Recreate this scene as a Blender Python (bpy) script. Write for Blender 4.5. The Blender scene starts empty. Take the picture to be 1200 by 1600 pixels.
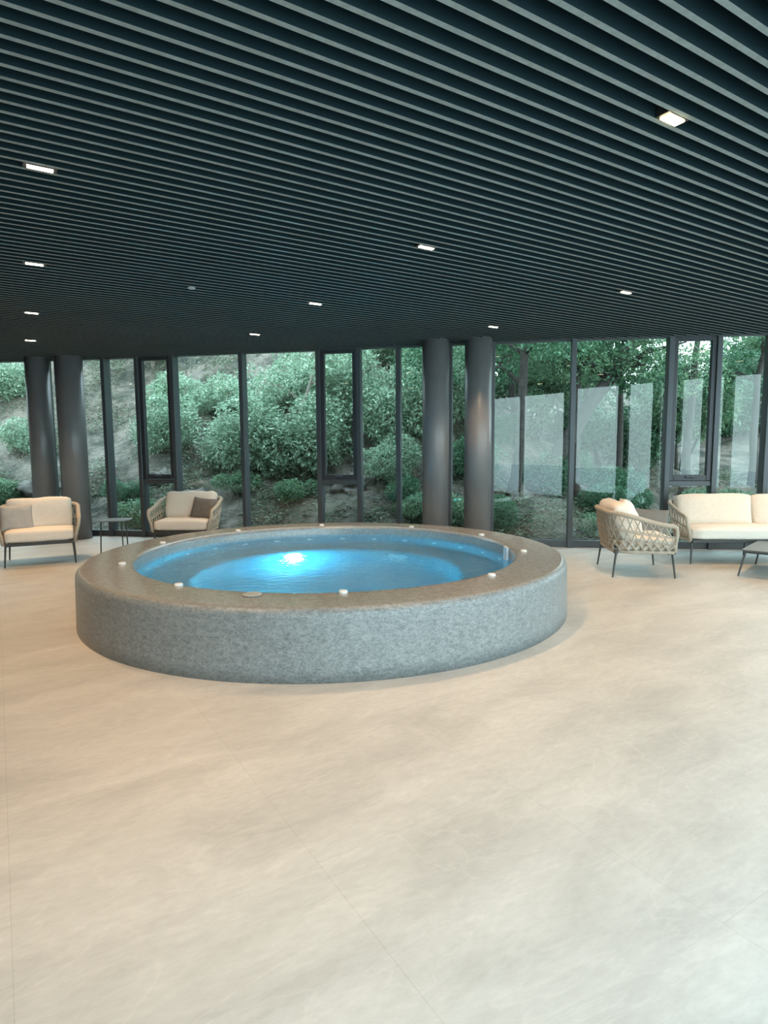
import bpy, bmesh, math, random
from mathutils import Vector, Matrix, noise
random.seed(11)
PI = math.pi
S = bpy.context.scene
C = S.collection

# ------------------------------------------------------------------ helpers
def V(*a): return Vector(a)

def nodes_of(name):
    m = bpy.data.materials.new(name); m.use_nodes = True
    nt = m.node_tree
    b = nt.nodes['Principled BSDF']
    return m, nt, b

def simple(name, col, rough=.5, metal=0., noise_amt=0., nscale=20., bump=0., bscale=60., spec=.5, emit=None, estr=0.):
    m, nt, b = nodes_of(name)
    b.inputs['Base Color'].default_value = (*col, 1)
    b.inputs['Roughness'].default_value = rough
    b.inputs['Metallic'].default_value = metal
    b.inputs['Specular IOR Level'].default_value = spec
    if emit:
        b.inputs['Emission Color'].default_value = (*emit, 1)
        b.inputs['Emission Strength'].default_value = estr
    tc = nt.nodes.new('ShaderNodeTexCoord')
    if noise_amt > 0:
        n = nt.nodes.new('ShaderNodeTexNoise'); n.inputs['Scale'].default_value = nscale; n.inputs['Detail'].default_value = 4
        nt.links.new(tc.outputs['Object'], n.inputs['Vector'])
        r = nt.nodes.new('ShaderNodeValToRGB')
        r.color_ramp.elements[0].position = .3; r.color_ramp.elements[1].position = .7
        r.color_ramp.elements[0].color = (*[c*(1-noise_amt) for c in col], 1)
        r.color_ramp.elements[1].color = (*[min(1, c*(1+noise_amt)) for c in col], 1)
        nt.links.new(n.outputs['Fac'], r.inputs['Fac']); nt.links.new(r.outputs['Color'], b.inputs['Base Color'])
    if bump > 0:
        n2 = nt.nodes.new('ShaderNodeTexNoise'); n2.inputs['Scale'].default_value = bscale; n2.inputs['Detail'].default_value = 3
        nt.links.new(tc.outputs['Object'], n2.inputs['Vector'])
        bp = nt.nodes.new('ShaderNodeBump'); bp.inputs['Strength'].default_value = bump; bp.inputs['Distance'].default_value = .01
        nt.links.new(n2.outputs['Fac'], bp.inputs['Height']); nt.links.new(bp.outputs['Normal'], b.inputs['Normal'])
    return m

def link(name, me, mat=None, parent=None, loc=None, smooth=False):
    o = bpy.data.objects.new(name, me); C.objects.link(o)
    if mat:
        for mm in (mat if isinstance(mat, (list, tuple)) else [mat]): me.materials.append(mm)
    if parent: o.parent = parent
    if loc is not None: o.location = loc
    if smooth:
        for p in me.polygons: p.use_smooth = True
    return o

def obj(name, bm, mat, parent=None, loc=None, smooth=False):
    me = bpy.data.meshes.new(name)
    bmesh.ops.recalc_face_normals(bm, faces=bm.faces)
    bm.to_mesh(me); bm.free()
    return link(name, me, mat, parent, loc, smooth)

def empty(name, loc=(0, 0, 0), rz=0.):
    o = bpy.data.objects.new(name, None); C.objects.link(o)
    o.location = loc; o.rotation_euler = (0, 0, rz); o.empty_display_size = .2
    return o

def tag(o, label=None, cat=None, group=None, kind=None):
    if label: o['label'] = label
    if cat: o['category'] = cat
    if group: o['group'] = group
    if kind: o['kind'] = kind
    return o

def box(bm, c, s, M=None, bev=0., seg=2, mi=0):
    r = bmesh.ops.create_cube(bm, size=1.)
    vs = r['verts']
    for v in vs:
        v.co = Vector((v.co.x*s[0], v.co.y*s[1], v.co.z*s[2]))
    if bev > 0:
        es = list({e for v in vs for e in v.link_edges})
        r2 = bmesh.ops.bevel(bm, geom=es, offset=bev, segments=seg, affect='EDGES', profile=.5)
        vs = list({v for f in r2['faces'] for v in f.verts} | {v for v in vs if v.is_valid})
    for v in vs:
        v.co = v.co + Vector(c)
        if M is not None: v.co = M @ v.co
    return vs

def tube(bm, pts, r, n=8, cyc=False, caps=True):
    pts = [Vector(p) for p in pts]; N = len(pts)
    rad = r if isinstance(r, (list, tuple)) else [r]*N
    rings = []; prev = None
    for i, p in enumerate(pts):
        if cyc: t = pts[(i+1) % N]-pts[i-1]
        else: t = pts[min(i+1, N-1)]-pts[max(i-1, 0)]
        if t.length < 1e-9: t = Vector((0, 0, 1))
        t.normalize()
        if prev is None:
            a = Vector((0, 0, 1)) if abs(t.z) < .9 else Vector((1, 0, 0))
            u = t.cross(a).normalized()
        else:
            u = (prev - t*prev.dot(t))
            u = u.normalized() if u.length > 1e-6 else t.orthogonal().normalized()
        prev = u; w = t.cross(u)
        rings.append([bm.verts.new(p+(u*math.cos(2*PI*k/n)+w*math.sin(2*PI*k/n))*rad[i]) for k in range(n)])
    for i in range(N if cyc else N-1):
        A = rings[i]; B = rings[(i+1) % N]
        for k in range(n): bm.faces.new((A[k], A[(k+1) % n], B[(k+1) % n], B[k]))
    if caps and not cyc:
        bm.faces.new(rings[0][::-1]); bm.faces.new(rings[-1])

def lathe(bm, prof, n=96, c=(0, 0), close=False):
    rings = []
    for r, z in prof:
        if r < 1e-6: rings.append([bm.verts.new((c[0], c[1], z))])
        else: rings.append([bm.verts.new((c[0]+r*math.cos(2*PI*k/n), c[1]+r*math.sin(2*PI*k/n), z)) for k in range(n)])
    for A, B in zip(rings, rings[1:]):
        for k in range(n):
            k2 = (k+1) % n
            if len(A) == 1: bm.faces.new((A[0], B[k], B[k2]))
            elif len(B) == 1: bm.faces.new((A[k], A[k2], B[0]))
            else: bm.faces.new((A[k], A[k2], B[k2], B[k]))

def disc_solid(bm, M, r, h, n=20, bev=.3):
    prof = [(0, 0), (r, 0), (r, h*(1-bev)), (r*(1-.12), h), (0, h)]
    b2 = bmesh.new(); lathe(b2, prof, n)
    me = bpy.data.meshes.new('t'); b2.to_mesh(me); b2.free(); me.transform(M); bm.from_mesh(me); bpy.data.meshes.remove(me)

def rotz(a): return Matrix.Rotation(a, 4, 'Z')

def copy_tree(o, parent=None, skip=()):
    c = o.copy(); C.objects.link(c)
    c.parent = parent
    for ch in list(o.children):
        copy_tree(ch, c)
    return c

# ------------------------------------------------------------------ layout constants (metres)
CH = 3.02                                   # ceiling height
A32 = math.radians(32.15)
SD = Vector((math.cos(A32), math.sin(A32), 0))    # direction of ceiling slats / rear glazing
ND = Vector((-math.sin(A32), math.cos(A32), 0))
REAR = -.60                                 # rear glazing at n = REAR
def sn(s, n, z=0.): return SD*s + ND*n + Vector((0, 0, z))
FAC = [(-10.4, 11.35), (-6.7, 10.95), (-4.711, 10.655), (2.7, 9.13), (5.374, 8.778), (11.5, 8.0)]
def fac_y(x):
    for a, b in zip(FAC, FAC[1:]):
        if a[0] <= x <= b[0]: return a[1]+(b[1]-a[1])*(x-a[0])/(b[0]-a[0])
def fac_pt(x): return Vector((x, fac_y(x), 0))
PC = Vector((-.55, 6.08, 0))                # pool centre

# ------------------------------------------------------------------ materials
def mat_floor():
    m, nt, b = nodes_of('porcelain_floor'); L = nt.links; N = nt.nodes
    tc = N.new('ShaderNodeTexCoord')
    mp = N.new('ShaderNodeMapping'); mp.inputs['Rotation'].default_value = (0, 0, -A32)
    L.new(tc.outputs['Object'], mp.inputs['Vector'])
    mp2 = N.new('ShaderNodeMapping'); mp2.inputs['Scale'].default_value = (1, 2.4, 1); mp2.inputs['Rotation'].default_value = (0, 0, .35)
    L.new(mp.outputs['Vector'], mp2.inputs['Vector'])
    n1 = N.new('ShaderNodeTexNoise'); n1.inputs['Scale'].default_value = 1.3; n1.inputs['Detail'].default_value = 9; n1.inputs['Roughness'].default_value = .62; n1.inputs['Distortion'].default_value = .6
    L.new(mp2.outputs['Vector'], n1.inputs['Vector'])
    r1 = N.new('ShaderNodeValToRGB'); e = r1.color_ramp.elements
    e[0].position = .3; e[0].color = (.425, .42, .40, 1); e[1].position = .72; e[1].color = (.585, .578, .55, 1)
    L.new(n1.outputs['Fac'], r1.inputs['Fac'])
    n2 = N.new('ShaderNodeTexNoise'); n2.inputs['Scale'].default_value = 14; n2.inputs['Detail'].default_value = 6; n2.inputs['Roughness'].default_value = .7
    L.new(mp2.outputs['Vector'], n2.inputs['Vector'])
    r2 = N.new('ShaderNodeValToRGB'); e = r2.color_ramp.elements
    e[0].position = .3; e[0].color = (.90, .89, .87, 1); e[1].position = .7; e[1].color = (1.06, 1.05, 1.03, 1)
    L.new(n2.outputs['Fac'], r2.inputs['Fac'])
    mx = N.new('ShaderNodeMix'); mx.data_type = 'RGBA'; mx.blend_type = 'MULTIPLY'; mx.inputs[0].default_value = 1
    L.new(r1.outputs['Color'], mx.inputs[6]); L.new(r2.outputs['Color'], mx.inputs[7])
    # sparse veins
    w = N.new('ShaderNodeTexNoise'); w.inputs['Scale'].default_value = 1.0; w.inputs['Detail'].default_value = 5; w.inputs['Distortion'].default_value = 1.3
    L.new(mp2.outputs['Vector'], w.inputs['Vector'])
    rv = N.new('ShaderNodeValToRGB'); e = rv.color_ramp.elements
    e[0].position = .488; e[0].color = (0, 0, 0, 1); e[1].position = .5; e[1].color = (1, 1, 1, 1); e2 = rv.color_ramp.elements.new(.512); e2.color = (0, 0, 0, 1)
    L.new(w.outputs['Fac'], rv.inputs['Fac'])
    mv = N.new('ShaderNodeMath'); mv.operation = 'MULTIPLY'; mv.inputs[1].default_value = .16
    L.new(rv.outputs['Color'], mv.inputs[0])
    mx2 = N.new('ShaderNodeMix'); mx2.data_type = 'RGBA'; mx2.inputs[7].default_value = (.72, .68, .62, 1)
    L.new(mv.outputs[0], mx2.inputs[0]); L.new(mx.outputs[2], mx2.inputs[6])
    # faint tile joints
    br = N.new('ShaderNodeTexBrick'); br.offset = 0.5; br.squash = 1
    br.inputs['Scale'].default_value = 1; br.inputs['Brick Width'].default_value = 1.9; br.inputs['Row Height'].default_value = .95
    br.inputs['Mortar Size'].default_value = .0022; br.inputs['Mortar Smooth'].default_value = .3
    br.inputs['Color1'].default_value = (1, 1, 1, 1); br.inputs['Color2'].default_value = (.975, .975, .975, 1); br.inputs['Mortar'].default_value = (.84, .83, .81, 1)
    mp3 = N.new('ShaderNodeMapping'); mp3.inputs['Rotation'].default_value = (0, 0, PI/2-A32); mp3.inputs['Location'].default_value = (0, 0.05, 0)
    mp3.vector_type = 'POINT'
    L.new(tc.outputs['Object'], mp3.inputs['Vector']); L.new(mp3.outputs['Vector'], br.inputs['Vector'])
    mx3 = N.new('ShaderNodeMix'); mx3.data_type = 'RGBA'; mx3.blend_type = 'MULTIPLY'; mx3.inputs[0].default_value = .8
    L.new(mx2.outputs[2], mx3.inputs[6]); L.new(br.outputs['Color'], mx3.inputs[7])
    L.new(mx3.outputs[2], b.inputs['Base Color'])
    b.inputs['Roughness'].default_value = .42; b.inputs['Specular IOR Level'].default_value = .45
    bp = N.new('ShaderNodeBump'); bp.inputs['Strength'].default_value = .25; bp.inputs['Distance'].default_value = .004
    L.new(n2.outputs['Fac'], bp.inputs['Height']); L.new(bp.outputs['Normal'], b.inputs['Normal'])
    return m

def mat_stone(name, dark, light, scale, bump, rough):
    m, nt, b = nodes_of(name); L = nt.links; N = nt.nodes
    tc = N.new('ShaderNodeTexCoord')
    mp = N.new('ShaderNodeMapping'); mp.inputs['Scale'].default_value = (1, 1, 1.8)
    L.new(tc.outputs['Object'], mp.inputs['Vector'])
    v = N.new('ShaderNodeTexVoronoi'); v.inputs['Scale'].default_value = scale
    n = N.new('ShaderNodeTexNoise'); n.inputs['Scale'].default_value = 22; n.inputs['Detail'].default_value = 6; n.inputs['Roughness'].default_value = .75
    L.new(mp.outputs['Vector'], v.inputs['Vector']); L.new(mp.outputs['Vector'], n.inputs['Vector'])
    bw = N.new('ShaderNodeRGBToBW'); L.new(v.outputs['Color'], bw.inputs['Color'])
    ad = N.new('ShaderNodeMath'); ad.operation = 'MULTIPLY_ADD'; ad.inputs[1].default_value = .35
    L.new(bw.outputs['Val'], ad.inputs[0]); L.new(n.outputs['Fac'], ad.inputs[2])
    r = N.new('ShaderNodeValToRGB'); e = r.color_ramp.elements
    e[0].position = .42; e[0].color = (*dark, 1); e[1].position = .95; e[1].color = (*light, 1)
    L.new(ad.outputs[0], r.inputs['Fac']); L.new(r.outputs['Color'], b.inputs['Base Color'])
    bp = N.new('ShaderNodeBump'); bp.inputs['Strength'].default_value = bump; bp.inputs['Distance'].default_value = .006
    L.new(ad.outputs[0], bp.inputs['Height']); L.new(bp.outputs['Normal'], b.inputs['Normal'])
    b.inputs['Roughness'].default_value = rough
    return m

def mat_glass(name, tint=(1, 1, 1), ior=1.5, k=1.4):
    m = bpy.data.materials.new(name); m.use_nodes = True; nt = m.node_tree; N = nt.nodes; L = nt.links
    N.clear()
    out = N.new('ShaderNodeOutputMaterial'); mix = N.new('ShaderNodeMixShader')
    tr = N.new('ShaderNodeBsdfTransparent'); tr.inputs['Color'].default_value = (*tint, 1)
    gl = N.new('ShaderNodeBsdfGlossy'); gl.inputs['Roughness'].default_value = 0.0; gl.inputs['Color'].default_value = (.95, 1, .97, 1)
    fr = N.new('ShaderNodeFresnel'); fr.inputs['IOR'].default_value = ior
    # single sheets stand for a double-faced pane: about twice the one-surface reflectance, on either side
    geo = N.new('ShaderNodeNewGeometry')
    lw = N.new('ShaderNodeVectorMath'); lw.operation = 'DOT_PRODUCT'
    L.new(geo.outputs['Incoming'], lw.inputs[0]); L.new(geo.outputs['Normal'], lw.inputs[1])
    ab = N.new('ShaderNodeMath'); ab.operation = 'ABSOLUTE'; L.new(lw.outputs['Value'], ab.inputs[0])
    om = N.new('ShaderNodeMath'); om.operation = 'SUBTRACT'; om.inputs[0].default_value = 1; L.new(ab.outputs[0], om.inputs[1])
    pw = N.new('ShaderNodeMath'); pw.operation = 'POWER'; pw.inputs[1].default_value = 5; L.new(om.outputs[0], pw.inputs[0])
    ma = N.new('ShaderNodeMath'); ma.operation = 'MULTIPLY_ADD'; ma.inputs[1].default_value = .88; ma.inputs[2].default_value = .04*k; ma.use_clamp = True
    L.new(pw.outputs[0], ma.inputs[0])
    N.remove(fr)
    L.new(ma.outputs[0], mix.inputs['Fac']); L.new(tr.outputs[0], mix.inputs[1]); L.new(gl.outputs[0], mix.inputs[2])
    L.new(mix.outputs[0], out.inputs['Surface'])
    return m

def mat_water():
    m, nt, b = nodes_of('pool_water'); L = nt.links; N = nt.nodes
    b.inputs['Base Color'].default_value = (.93, .99, 1, 1); b.inputs['Roughness'].default_value = 0.0
    b.inputs['IOR'].default_value = 1.33; b.inputs['Transmission Weight'].default_value = 1
    tc = N.new('ShaderNodeTexCoord')
    mp = N.new('ShaderNodeMapping'); mp.inputs['Scale'].default_value = (1, 2.2, 1); mp.inputs['Rotation'].default_value = (0, 0, -.1)
    L.new(tc.outputs['Object'], mp.inputs['Vector'])
    n = N.new('ShaderNodeTexNoise'); n.inputs['Scale'].default_value = 8; n.inputs['Detail'].default_value = 3; n.inputs['Distortion'].default_value = .8
    L.new(mp.outputs['Vector'], n.inputs['Vector'])
    bp = N.new('ShaderNodeBump'); bp.inputs['Strength'].default_value = .33; bp.inputs['Distance'].default_value = .05
    L.new(n.outputs['Fac'], bp.inputs['Height']); L.new(bp.outputs['Normal'], b.inputs['Normal'])
    return m

def mat_leaf(name, cols, trans=.35):
    m, nt, b = nodes_of(name); L = nt.links; N = nt.nodes
    g = N.new('ShaderNodeNewGeometry')
    r = N.new('ShaderNodeValToRGB'); el = r.color_ramp.elements
    el[0].color = (*cols[0], 1); el[1].color = (*cols[-1], 1)
    for i, c in enumerate(cols[1:-1]):
        x = el.new((i+1)/(len(cols)-1)); x.color = (*c, 1)
    L.new(g.outputs['Random Per Island'], r.inputs['Fac'])
    L.new(r.outputs['Color'], b.inputs['Base Color'])
    b.inputs['Roughness'].default_value = .45
    tl = N.new('ShaderNodeBsdfTranslucent'); L.new(r.outputs['Color'], tl.inputs['Color'])
    mx = N.new('ShaderNodeMixShader'); mx.inputs[0].default_value = trans
    out = N['Material Output']
    L.new(b.outputs[0], mx.inputs[1]); L.new(tl.outputs[0], mx.inputs[2]); L.new(mx.outputs[0], out.inputs['Surface'])
    return m

def mat_earth():
    m, nt, b = nodes_of('hillside_earth'); L = nt.links; N = nt.nodes
    tc = N.new('ShaderNodeTexCoord')
    n = N.new('ShaderNodeTexNoise'); n.inputs['Scale'].default_value = 1.6; n.inputs['Detail'].default_value = 8; n.inputs['Roughness'].default_value = .7
    L.new(tc.outputs['Object'], n.inputs['Vector'])
    r = N.new('ShaderNodeValToRGB'); e = r.color_ramp.elements
    e[0].position = .34; e[0].color = (.022, .028, .02, 1); e[1].position = .62; e[1].color = (.19, .16, .13, 1)
    x = e.new(.46); x.color = (.075, .068, .052, 1)
    L.new(n.outputs['Fac'], r.inputs['Fac']); L.new(r.outputs['Color'], b.inputs['Base Color'])
    b.inputs['Roughness'].default_value = .95
    n2 = N.new('ShaderNodeTexNoise'); n2.inputs['Scale'].default_value = 9; n2.inputs['Detail'].default_value = 8
    L.new(tc.outputs['Object'], n2.inputs['Vector'])
    bp = N.new('ShaderNodeBump'); bp.inputs['Strength'].default_value = .9; bp.inputs['Distance'].default_value = .15
    L.new(n2.outputs['Fac'], bp.inputs['Height']); L.new(bp.outputs['Normal'], b.inputs['Normal'])
    return m

M = dict(
    floor=mat_floor(),
    slat=simple('slat_grey_edge', (.21, .23, .215), .8, spec=.15, noise_amt=.12, nscale=30),
    slat_side=simple('slat_dark_faces', (.008, .019, .022), .85, spec=.12),  # sides and top much darker than the bottom face
    plenum=simple('ceiling_void_bluelit', (.005, .012, .014), .9),  # black void, the bluish light on it put into its teal colour
    wall=simple('painted_wall', (.30, .30, .29), .8, noise_amt=.05, nscale=3),
    mullion=simple('anodised_mullion', (.075, .082, .088), .4, metal=.35),
    sash=simple('dark_sash_metal', (.045, .047, .052), .4, metal=.3),
    column=simple('column_paint', (.165, .16, .16), .36, noise_amt=.08, nscale=3),
    stone=mat_stone('pool_mosaic', (.11, .13, .135), (.30, .33, .34), 90, .55, .32),
    rimstone_lit=mat_stone('pool_rim_mosaic_lit', (.20, .195, .185), (.35, .34, .32), 90, .16, .15),  # surround's mosaic again, warm light on the top put into its colour
    basin=mat_stone('basin_mosaic', (.13, .20, .235), (.24, .34, .38), 60, .15, .35),
    water=mat_water(),
    white=simple('white_plastic', (.82, .82, .80), .3),
    grey_plastic=simple('grey_plastic', (.42, .44, .44), .35),
    steel=simple('satin_steel', (.45, .44, .42), .3, metal=.8),
    led=simple('pool_lamp_lens', (.8, .95, 1), .3, emit=(.42, .82, 1.0), estr=26),
    lens=simple('warm_lamp_lens', (1, .95, .85), .4, emit=(1.0, .86, .62), estr=7),
    lens_bright=simple('warm_lamp_lens_near', (1, .95, .85), .4, emit=(1.0, .80, .42), estr=14),
    housing=simple('lamp_housing', (.02, .02, .02), .5),
    fabric=simple('cream_fabric', (.78, .72, .64), .9, noise_amt=.04, nscale=40, bump=.35, bscale=260),
    fabric_tan=simple('beige_fabric', (.74, .65, .55), .9, noise_amt=.05, nscale=30, bump=.35, bscale=240),
    fabric_grey=simple('grey_fabric', (.42, .415, .40), .92, noise_amt=.05, nscale=60, bump=.35, bscale=260),
    fabric_taupe=simple('taupe_fabric', (.19, .17, .15), .92, noise_amt=.06, nscale=60, bump=.35, bscale=260),
    rope=simple('beige_rope', (.47, .41, .33), .85, noise_amt=.12, nscale=90, bump=.6, bscale=220),
    frame=simple('charcoal_metal_frame', (.055, .057, .058), .45, metal=.3),
    tabletop=simple('grey_table_top', (.10, .115, .115), .4, noise_amt=.1, nscale=8),
    glass=mat_glass('window_glass', (.93, .955, .935)),
    rearglass=mat_glass('rear_glass', (.97, 1, 1), k=1.5),
    earth=mat_earth(),
    bark=simple('dark_bark', (.040, .034, .03), .95, noise_amt=.4, nscale=14, bump=1., bscale=30),
    bark_pale=simple('pale_bark', (.24, .21, .18), .95, noise_amt=.3, nscale=14, bump=1., bscale=30),
    leaf_pale=mat_leaf('pale_leaves', [(.08, .15, .09), (.21, .33, .21), (.46, .58, .44), (.12, .22, .13)]),
    leaf_mid=mat_leaf('mid_green_leaves', [(.05, .13, .07), (.12, .23, .12), (.24, .36, .2)]),
    leaf_dark=mat_leaf('dark_green_leaves', [(.025, .08, .04), (.06, .16, .085), (.13, .27, .14)], .3),
    leaf_creeper=mat_leaf('creeper_leaves', [(.05, .10, .055), (.13, .20, .11), (.10, .075, .05), (.24, .32, .21), (.17, .13, .09)]),
    rock=simple('brown_rock', (.13, .115, .10), .95, noise_amt=.3, nscale=3, bump=.8, bscale=8),
    terrace=simple('pale_terrace_paving', (.84, .85, .84), .8, noise_amt=.08, nscale=2),
)

# ------------------------------------------------------------------ floor (with round opening for the sunken basin)
def build_floor():
    bm = bmesh.new(); n = 96
    corners = [sn(-13.5, REAR-.1), sn(14.5, REAR-.1), Vector((11.5, 8.0, 0)), Vector((11.5, 8.02, 0))]
    outline = [sn(-12.85, REAR-.14), sn(11.8, REAR-.14)] + [Vector((x, y+.06, 0)) for x, y in reversed(FAC)] + [Vector((-10.55, 11.45, 0))]
    # sample ring and the outline by angle
    def hit(a):
        d = Vector((math.cos(a), math.sin(a), 0)); best = None
        for p, q in zip(outline, outline[1:]+outline[:1]):
            e = q-p; den = d.x*(-e.y)+d.y*e.x
            if abs(den) < 1e-9: continue
            r = p-PC
            t = (r.x*(-e.y)+r.y*e.x)/den; s = (d.x*r.y-d.y*r.x)/den
            if t > 0 and -1e-6 <= s <= 1+1e-6 and (best is None or t < best): best = t
        return PC+d*best
    ang = sorted([2*PI*k/n for k in range(n)] + [math.atan2((p-PC).y, (p-PC).x) % (2*PI) for p in outline])
    a2 = [ang[0]]
    for a in ang[1:]:
        if a-a2[-1] > 1e-5: a2.append(a)
    R = 2.0
    inn = [bm.verts.new((PC.x+R*math.cos(a), PC.y+R*math.sin(a), 0)) for a in a2]
    out = [bm.verts.new(hit(a)) for a in a2]
    for k in range(len(a2)):
        k2 = (k+1) % len(a2); bm.faces.new((inn[k], out[k], out[k2], inn[k2]))
    bmesh.ops.recalc_face_normals(bm, faces=bm.faces)
    r = bmesh.ops.extrude_face_region(bm, geom=list(bm.faces))
    for g in r['geom']:
        if isinstance(g, bmesh.types.BMVert): g.co.z -= .12
    return tag(obj('floor', bm, M['floor']), kind='structure')
build_floor()

# ------------------------------------------------------------------ ceiling: dark void above slats with grey bottoms
def ceiling():
    bm = bmesh.new()
    top = [sn(-12.5, REAR-.05), sn(13.5, REAR-.05), Vector((12, 8.2, 0)), Vector((5.4, 9.1, 0)), Vector((2.7, 9.45, 0)), Vector((-4.7, 10.98, 0)), Vector((-6.7, 11.25, 0)), Vector((-11.5, 11.8, 0))]
    lo = [bm.verts.new((p.x, p.y, CH+.20)) for p in top]; hi = [bm.verts.new((p.x, p.y, CH+.32)) for p in top]
    bm.faces.new(lo); bm.faces.new(hi)
    for k in range(len(top)):
        k2 = (k+1) % len(top); bm.faces.new((lo[k], lo[k2], hi[k2], hi[k]))
    c = tag(obj('ceiling', bm, M['plenum']), kind='structure')
    bm = bmesh.new()
    n = REAR+.11
    n = math.floor(n*10)/10+.01
    while n < 13.2:
        # slat runs along SD; clip against side walls and facade
        ss = []
        s = -14.
        while s < 16:
            p = sn(s, n)
            if -10.3 < p.x < 11.2 and p.y < fac_y(max(-10.3, min(11.2, p.x)))-.10: ss.append(s)
            s += .02
        if ss:
            s0, s1 = min(ss), max(ss)
            w = .026; h = .085
            P = []
            for s in (s0, s1):
                for dn, dz in ((-w/2, 0), (w/2, 0), (w/2, h), (-w/2, h)):
                    P.append(bm.verts.new(sn(s, n+dn, CH+dz)))
            for q, mi in (((0, 1, 5, 4), 0), ((1, 2, 6, 5), 1), ((2, 3, 7, 6), 1), ((3, 0, 4, 7), 1), ((0, 1, 2, 3), 1), ((4, 5, 6, 7), 1)):
                f = bm.faces.new([P[i] for i in q]); f.material_index = mi
        n += .1
    me = bpy.data.meshes.new('ceiling_slats'); bm.to_mesh(me); bm.free()
    link('ceiling_slats', me, [M['slat'], M['slat_side']], c)
ceiling()

# ------------------------------------------------------------------ glazed facade
POSTS = [(-8.9, 0), (-7.45, 0), (-5.80, 0), (-5.22, 0), (-4.711, 0), (-4.09, 0), (-3.46, 0), (-2.265, 0), (-1.0, 0), (-.365, 0), (.247, 0), (1.02, 0), (1.64, 0), (2.767, 0), (4.085, 0), (4.72, 0), (5.40, 0), (6.7, 0), (7.9, 0), (9.2, 0), (10.4, 0)]
PX = [p[0] for p in POSTS]
OPER = {(-4.09, -3.46), (-1.0, -.365), (4.085, 4.72)}
GZ0, GZ1 = .10, CH+.0
def frame_mat(x0, x1):
    a = fac_pt(x0); b = fac_pt(x1); e = (b-a); L = e.length; e.normalize()
    ang = math.atan2(e.y, e.x)
    return Matrix.Translation(a) @ rotz(ang), L
ntrim = 1
for i, x in enumerate(PX):
    x0 = PX[max(i-1, 0)]; x1 = PX[min(i+1, len(PX)-1)]
    a, b = fac_pt(x0), fac_pt(x1); ang = math.atan2((b-a).y, (b-a).x)
    Mx = Matrix.Translation(fac_pt(x)) @ rotz(ang)
    bm = bmesh.new()
    box(bm, (0, -.045, (CH+.1)/2), (.07, .15, CH+.1), Mx, bev=.004, seg=1)
    box(bm, (0, .05, (CH+.1)/2), (.05, .05, CH+.1), Mx)
    tag(obj('trim_%d' % ntrim, bm, M['mullion']), kind='structure'); ntrim += 1
for i in range(len(PX)-1):
    x0, x1 = PX[i], PX[i+1]
    Mx, L = frame_mat(x0, x1)
    w = tag(empty('window_%d' % (i+1), fac_pt((x0+x1)/2)), kind='structure')
    inv = Matrix.Translation(-fac_pt((x0+x1)/2))
    T = inv @ Mx
    fr = bmesh.new()
    box(fr, (L/2, -.02, .05), (L-.07, .11, .10), T)                       # sill rail
    box(fr, (L/2, -.02, CH+.02), (L-.07, .11, .05), T)                    # head rail
    obj('sill_rail', fr, M['mullion'], w)
    op = (x0, x1) in OPER
    g0 = .10; g1 = CH-.005
    if op:
        tr = bmesh.new(); box(tr, (L/2, -.03, .955), (L-.07, .13, .07), T, bev=.004, seg=1); obj('transom', tr, M['mullion'], w)
        sb = bmesh.new(); z0, z1 = .995, CH-.01; yy = -.05; fw = .062; x_l = .035+fw/2; x_r = L-.035-fw/2
        box(sb, (x_l, yy, (z0+z1)/2), (fw, .08, z1-z0), T, bev=.004, seg=1)
        box(sb, (x_r, yy, (z0+z1)/2), (fw, .08, z1-z0), T, bev=.004, seg=1)
        box(sb, (L/2, yy, z0+.04), (L-.07-2*fw, .08, .08), T, bev=.004, seg=1)
        box(sb, (L/2, yy, z1-.025), (L-.07-2*fw, .08, .05), T)
        sash = obj('sash', sb, M['sash'], w)
        pb = bmesh.new(); vs = [T @ V(.035+fw, -.03, z0+.08), T @ V(L-.035-fw, -.03, z0+.08), T @ V(L-.035-fw, -.03, z1-.05), T @ V(.035+fw, -.03, z1-.05)]
        pb.faces.new([pb.verts.new(v) for v in vs]); obj('sash_pane', pb, M['glass'], sash)
        hb = bmesh.new(); box(hb, (L/2, yy-.055, z0+.05), (.13, .03, .022), T, bev=.006); box(hb, (L/2+.03, yy-.045, z0+.05), (.03, .03, .04), T, bev=.004)
        obj('handle', hb, M['sash'], sash)
        g1 = .92
    pb = bmesh.new(); vs = [T @ V(.035, 0, g0), T @ V(L-.035, 0, g0), T @ V(L-.035, 0, g1), T @ V(.035, 0, g1)]
    pb.faces.new([pb.verts.new(v) for v in vs]); obj('pane', pb, M['glass'], w)

# bulkhead strip above the glazing closes the gap between glass and ceiling void
for i, (a, b) in enumerate(zip(FAC, FAC[1:])):
    a = Vector((*a, 0)); b = Vector((*b, 0)); e = b-a; ang = math.atan2(e.y, e.x)
    bm = bmesh.new(); box(bm, (e.length/2, .06, CH+.16), (e.length+.04, .10, .30), Matrix.Translation(a) @ rotz(ang))
    tag(obj('trim_%d' % ntrim, bm, M['mullion']), kind='structure'); ntrim += 1

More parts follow.
